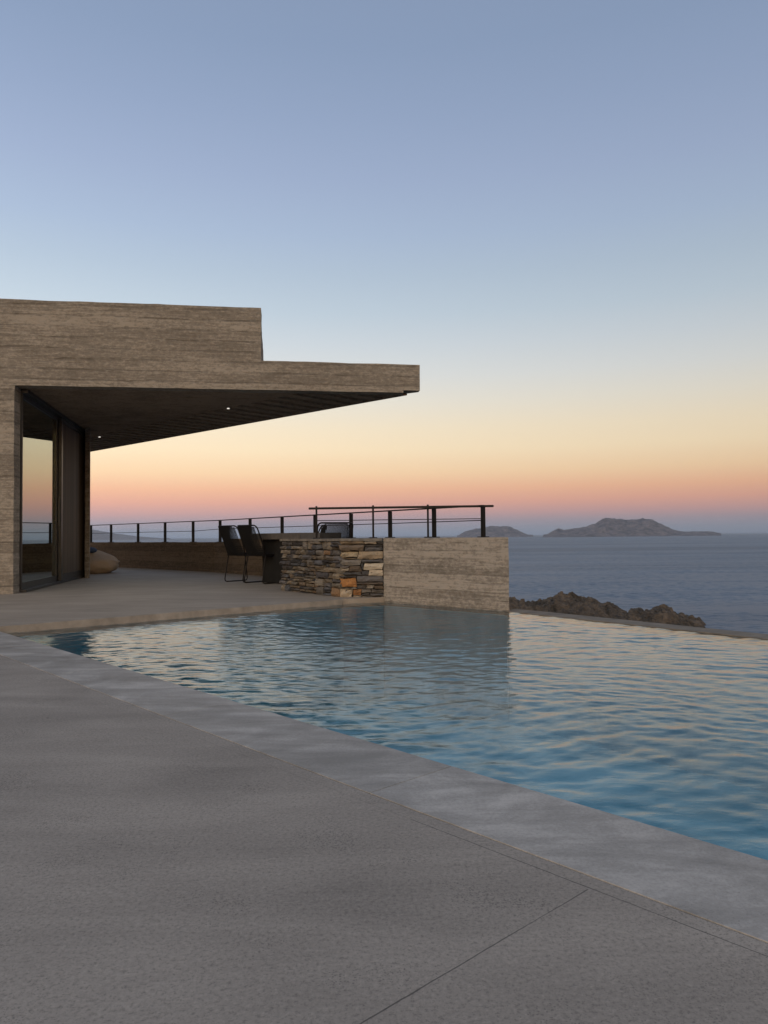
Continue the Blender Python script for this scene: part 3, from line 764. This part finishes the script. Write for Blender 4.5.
# ------------------------------------------------------------------ dry-stone pillar block
def stone_block():
    root = empty('stone_pillar', (-0.9, 9.6, T)); tag(root, 'squat dry-stone pillar of dark slate with one orange block at its corner', 'wall')
    A = Vector((-1.455, 10.30)); B = Vector((-0.555, 9.06)); C = Vector((-0.018, 8.985)); E_ = Vector((-0.018, 9.9)); D_ = Vector((-1.2, 10.5))
    z0, z1 = -0.10, 0.722
    bm = bmesh.new(); sh = 0.05
    nAB = Vector(((B - A).y, -(B - A).x)).normalized(); nBC = Vector(((C - B).y, -(C - B).x)).normalized()
    core = [A - nAB * sh, B - (nAB + nBC) * sh * .7, C - nBC * sh + Vector((-.004, 0)), E_, D_]
    prism(bm, tup(*core), z0, z1 - .02)
    rpart('core', bm, simple('dark_mortar', (0.03, 0.027, 0.025, 1), 0.95, 0, 20, .3), root)
    bm = bmesh.new(); lay = bm.loops.layers.float_color.new('stone_col')
    rnd = random.Random(12)
    darks = [(.055, .055, .06), (.07, .066, .062), (.10, .092, .08), (.045, .05, .062), (.085, .075, .062), (.07, .058, .046), (.11, .095, .075), (.035, .035, .04)]  # left face: its shaded side is put into darker stone colours
    lights = [(.16, .145, .125), (.09, .085, .08), (.21, .185, .15), (.06, .06, .065), (.14, .115, .085), (.11, .10, .095), (.07, .055, .042), (.05, .05, .053)]  # right face: its better lit side is put into paler stone colours
    def one(P, Q, za, zb, nrm, colr, thick=.13):
        d = (Q - P); L = d.length; d.normalize()
        g = .006; ns = max(2, int(L / .05)); nz = max(2, int((zb - za) / .035))
        out = rnd.uniform(-.020, .034)
        seed = Vector((rnd.random() * 99, rnd.random() * 99, 0))
        vs = {}
        tl, tr = rnd.uniform(-.014, .014), rnd.uniform(-.014, .014)
        for i in range(ns + 1):
            for j in range(nz + 1):
                u = i / ns; v = j / nz
                eu = min(u, 1 - u) * L; ev = min(v, 1 - v) * (zb - za)
                rnd_in = max(0, .016 - min(eu, ev)) * 1.3
                q = P + d * (g + (L - 2 * g) * u + (tl if u < .5 else tr) * (v - .5) * 2)
                z = za + g + (zb - za - 2 * g) * v + noise.noise(Vector((u * L * 9, j, 0)) + seed) * .016
                k = noise.fractal(Vector((u * L * 10, v * 2, 0)) + seed, 1, 2, 4) * .026
                pq = q + nrm * (out + k - rnd_in)
                vs[i, j] = bm.verts.new((pq.x, pq.y, z))
        fs = []
        for i in range(ns):
            for j in range(nz): fs.append(bm.faces.new((vs[i, j], vs[i + 1, j], vs[i + 1, j + 1], vs[i, j + 1])))
        # sides back into the core
        ring = [(i, 0) for i in range(ns)] + [(ns, j) for j in range(nz)] + [(i, nz) for i in range(ns, 0, -1)] + [(0, j) for j in range(nz, 0, -1)]
        bk = [bm.verts.new(vs[r].co - Vector((nrm.x, nrm.y, 0)) * thick) for r in ring]
        for a in range(len(ring)):
            b = (a + 1) % len(ring)
            fs.append(bm.faces.new((vs[ring[a]], bk[a], bk[b], vs[ring[b]])))
        fs.append(bm.faces.new(bk))
        for f in fs:
            for lp_ in f.loops: lp_[lay] = (*colr, 1)
    for (P, Q, nrm, pal, right) in ((A, B, nAB, darks, False), (B, C, nBC, lights, True)):
        L = (Q - P).length; d = (Q - P).normalized()
        def split(u0, u1, a0, a1, depth=0):
            w_, h_ = u1 - u0, a1 - a0
            if h_ > .12 or (h_ > .07 and rnd.random() < .4):
                m = a0 + h_ * rnd.uniform(.33, .67); 
                if h_ > .4: m = a0 + h_ * rnd.uniform(.42, .58)
                if w_ > .45 and rnd.random() < .45 and h_ < .5:
                    m = u0 + w_ * rnd.uniform(.35, .65); return split(u0, m, a0, a1) + split(m, u1, a0, a1)
                return split(u0, u1, a0, m) + split(u0, u1, m, a1)
            if w_ > .34 or (w_ > .2 and rnd.random() < .5 and w_ > h_ * 1.6):
                m = u0 + w_ * rnd.uniform(.3, .7); return split(u0, m, a0, a1) + split(m, u1, a0, a1)
            return [(u0, u1, a0, a1)]
        fixed = []
        if right:
            fixed = [(0, .21, .155, .275, (.21, .105, .04)), (.16, .27, .06, .14, (.19, .10, .045)), (0, .23, .52, .595, (.21, .18, .135)), (.30, L, .37, .455, (.29, .262, .22))]
            areas = [(0, .16, z0, .14), (.16, .27, z0, .06), (.27, L, z0, .14), (.21, L, .14, .30), (0, .21, .14, .155), (0, .21, .275, .30), (0, .27, .30, .50), (.27, L, .30, .37), (.27, .30, .37, .455), (.27, L, .455, .50), (.23, L, .50, .60), (0, .23, .50, .52), (0, L, .60, z1)]
        else: areas = [(0, L, z0, z1)]
        for f_ in fixed: one(P + d * f_[0], P + d * f_[1], f_[2], f_[3], nrm, f_[4])
        for ar in areas:
            for (u0, u1, a0, a1) in split(*ar):
                c = rnd.choice(pal); m = rnd.uniform(.75, 1.3); c = tuple(v * m for v in c)
                if not right and rnd.random() < .07: c = (.13, .085, .05)
                one(P + d * u0, P + d * u1, a0, a1, nrm, c)
    o = rpart('stone_face', bm, M_stone, root)
    # capping slab of thin stone
    bm = bmesh.new(); rprism(bm, tup(A + nAB * .004, B + (nAB + nBC) * .004, C + nBC * .004 + Vector((-.006, 0)), E_ + Vector((-.006, 0)), D_), z1 + .001, BZ, 0.08, 0.005, seed=31)
    rpart('cap', bm, simple('cap_stone', (.15, .135, .115, 1), .9, 0, 14, .4, .3), root)
stone_block()

# ------------------------------------------------------------------ dining table
tdr = Vector((-0.58, 0.815)).normalized(); tpr = Vector((tdr.y, -tdr.x))     # long direction, across to the right
t0 = Vector((-1.24, 10.92)); TL, TW = 1.9, 0.72
table = empty('dining_table', (t0.x, t0.y, T)); tag(table, 'thick grey cement dining table standing behind the stone pillar', 'table')
bm = bmesh.new(); c = t0 + tdr * TL / 2 + tpr * TW / 2; ta = math.atan2(tdr.y, tdr.x)
box(bm, (c.x, c.y, .792), (TL, TW, .098), ta, .006); rpart('tabletop', bm, M_table, table)
for s in (.98,):
    q = t0 + tdr * s + tpr * TW / 2
    bm = bmesh.new(); box(bm, (q.x, q.y, (T + .742) / 2), (1.0, TW - .22, .742 - T - .002), ta, .006); rpart('leg', bm, M_tleg, table)

# ------------------------------------------------------------------ chairs
def make_chair():
    root = empty('dining_chair')
    W = .25; H = .93; SH = .46          # half width, back height, seat height ; front = +x
    # back frame: rounded loop leaning back
    def bp(y, h): return Vector((-.24 + .07 * (y / W) ** 2 - .16 * (h - SH) / (H - SH) * 1.0 - .03 * ((h - SH) / (H - SH)) ** 2, y, h))
    pts = [bp(-W + .03, SH - .01)]
    for h in (.60, .75, .86): pts.append(bp(-W + .01 * (0.86 - h), h))
    for k in range(1, 6): a = k / 6 * math.pi / 2; pts.append(bp(-W + .055 * (1 - math.cos(a)), .875 + .055 * math.sin(a)))
    pts += [Vector((p.x, -p.y, p.z)) for p in reversed(pts)]
    bm = bmesh.new(); tube(bm, pts, .0115, 8); link('back_frame', bm, M_dark, root)
    # seat frame
    bm = bmesh.new()
    sf = [(-.20, -W + .03, SH - .01), (.20, -W + .01, SH + .01), (.235, -W + .05, SH + .012), (.235, W - .05, SH + .012), (.20, W - .01, SH + .01), (-.20, W - .03, SH - .01)]
    tube(bm, sf, .0115, 8, True); link('seat_frame', bm, M_dark, root)
    # rope back: strands fanning between top bar and seat
    bm = bmesh.new(); n = 30
    for i in range(n):
        u = -1 + 2 * (i + .5) / n; a = bp(u * (W - .045), .925 if abs(u) < .8 else .905); b = bp(u * (W - .03), SH)
        m1 = a.lerp(b, .5) + Vector((-.022 * (1 - u * u), 0, 0)); tube(bm, [a, m1, b], .0056, 5)
    for h in (.50, .53, .56, .59): tube(bm, [bp(-W + .02, h), bp(0, h) + Vector((-.015, 0, 0)), bp(W - .02, h)], .005, 5)
    link('backrest', bm, M_rope, root)
    bm = bmesh.new()
    for i in range(30):
        u = -1 + 2 * (i + .5) / 30; tube(bm, [(-.19, u * (W - .035), SH - .008), (0, u * (W - .03), SH - .02), (.232, u * (W - .03), SH + .012)], .0066, 5)
    for i in range(9):
        x = -.15 + i * .045; tube(bm, [(x, -W + .02, SH - .004), (x, 0, SH - .024), (x, W - .02, SH - .004)], .005, 5)
    link('seat', bm, M_rope, root)
    for s_ in (-1, 1):
        y = s_ * (W - .015)
        bm = bmesh.new(); tube(bm, [(-.17, y, SH - .01), (-.235, y + s_ * .01, .05), (-.225, y + s_ * .01, .020), (-.19, y + s_ * .01, .010)], .0095, 8); link('leg', bm, M_dark, root)
        bm = bmesh.new(); tube(bm, [(.17, y, SH), (.225, y + s_ * .01, .05), (.215, y + s_ * .01, .020), (.18, y + s_ * .01, .010)], .0095, 8); link('leg', bm, M_dark, root)
        bm = bmesh.new(); tube(bm, [(-.19, y + s_ * .01, .010), (.18, y + s_ * .01, .010)], .0095, 8); link('runner', bm, M_dark, root)
    return root
proto = make_chair()
grp = 'black rope dining chairs around the cement table'
chairs = [(-2.32, 12.36, R(48), 'black rope chair farthest left, nearer the parapet, its strands seen against the sky'),
          (-1.93, 12.00, R(46), 'black rope chair on the left side of the table, just left of its dark legs'),
          (-0.78, 10.56, R(108), 'black rope chair whose broad back rises directly above the stone pillar'),
          (-1.36, 12.1, R(190), 'black rope chair on the far side of the table, only its low back showing')]
for i, (x, y, a, lab) in enumerate(chairs):
    c = proto if i == 0 else copy_tree(proto)
    c.location = (x, y, T); c.rotation_euler = (0, 0, a); tag(c, lab, 'chair', grp)

# ------------------------------------------------------------------ bean bag and cushion
def blob(name, c, r, amp, mat, fl, seed, sub=4, squash=None):
    bm = bmesh.new(); bmesh.ops.create_icosphere(bm, subdivisions=sub, radius=1)
    for v in bm.verts:
        d = v.co.normalized(); n = noise.fractal(d * 1.6 + Vector((seed, 0, 0)), 1, 2, 4) * amp + abs(noise.noise(d * 4 + Vector((0, seed, 0)))) * -amp * .6
        p = Vector((d.x * r[0], d.y * r[1], d.z * r[2])) * (1 + n)
        if p.z < -fl: p.z = -fl - (p.z + fl) * .02
        if squash: p = squash(p)
        v.co = p + Vector(c)
    return link(name, bm, mat, smooth=True)
bag = blob('bean_bag', (-6.46, 16.05, T + .22), (.70, .68, .30), .16, M_bag, .226, 3.0,
           squash=lambda p: Vector((p.x, p.y, p.z * (1 - .45 * max(0, p.x / .72)) if p.z > 0 else p.z)))
tag(bag, 'tan canvas bean bag slumped beside the end of the house wall', 'bean bag')
cu = blob('cushion', (-6.33, 15.75, T + .50), (.22, .20, .075), .10, M_cush, .06, 8.0, 3)
tag(cu, 'small dark blue cushion lying on top of the tan bean bag', 'cushion')

# ------------------------------------------------------------------ aerial haze over the sea
bm = bmesh.new(); box(bm, (0, 0, (146 + SEA - 8) / 2), (29000, 29000, 146 - (SEA - 8)))
mh = bpy.data.materials.new('haze'); mh.use_nodes = True; hn = NT(mh.node_tree); ho = hn.node('ShaderNodeOutputMaterial')
pv = hn.node('ShaderNodeVolumePrincipled'); pv.inputs['Color'].default_value = (.62, .74, .92, 1); pv.inputs['Density'].default_value = 0.000055
hn.l.new(pv.outputs[0], ho.inputs['Volume'])
hz = link('haze', bm, mh); tag(hz, kind='stuff')

# ------------------------------------------------------------------ render settings
sc.view_settings.view_transform = 'Standard'; sc.view_settings.look = 'None'; sc.view_settings.gamma = 1; sc.view_settings.exposure = 0
sc.view_settings.use_curve_mapping = False
sc.cycles.max_bounces = 8; sc.cycles.transparent_max_bounces = 12; sc.cycles.volume_bounces = 0
sc.cycles.use_denoising = True
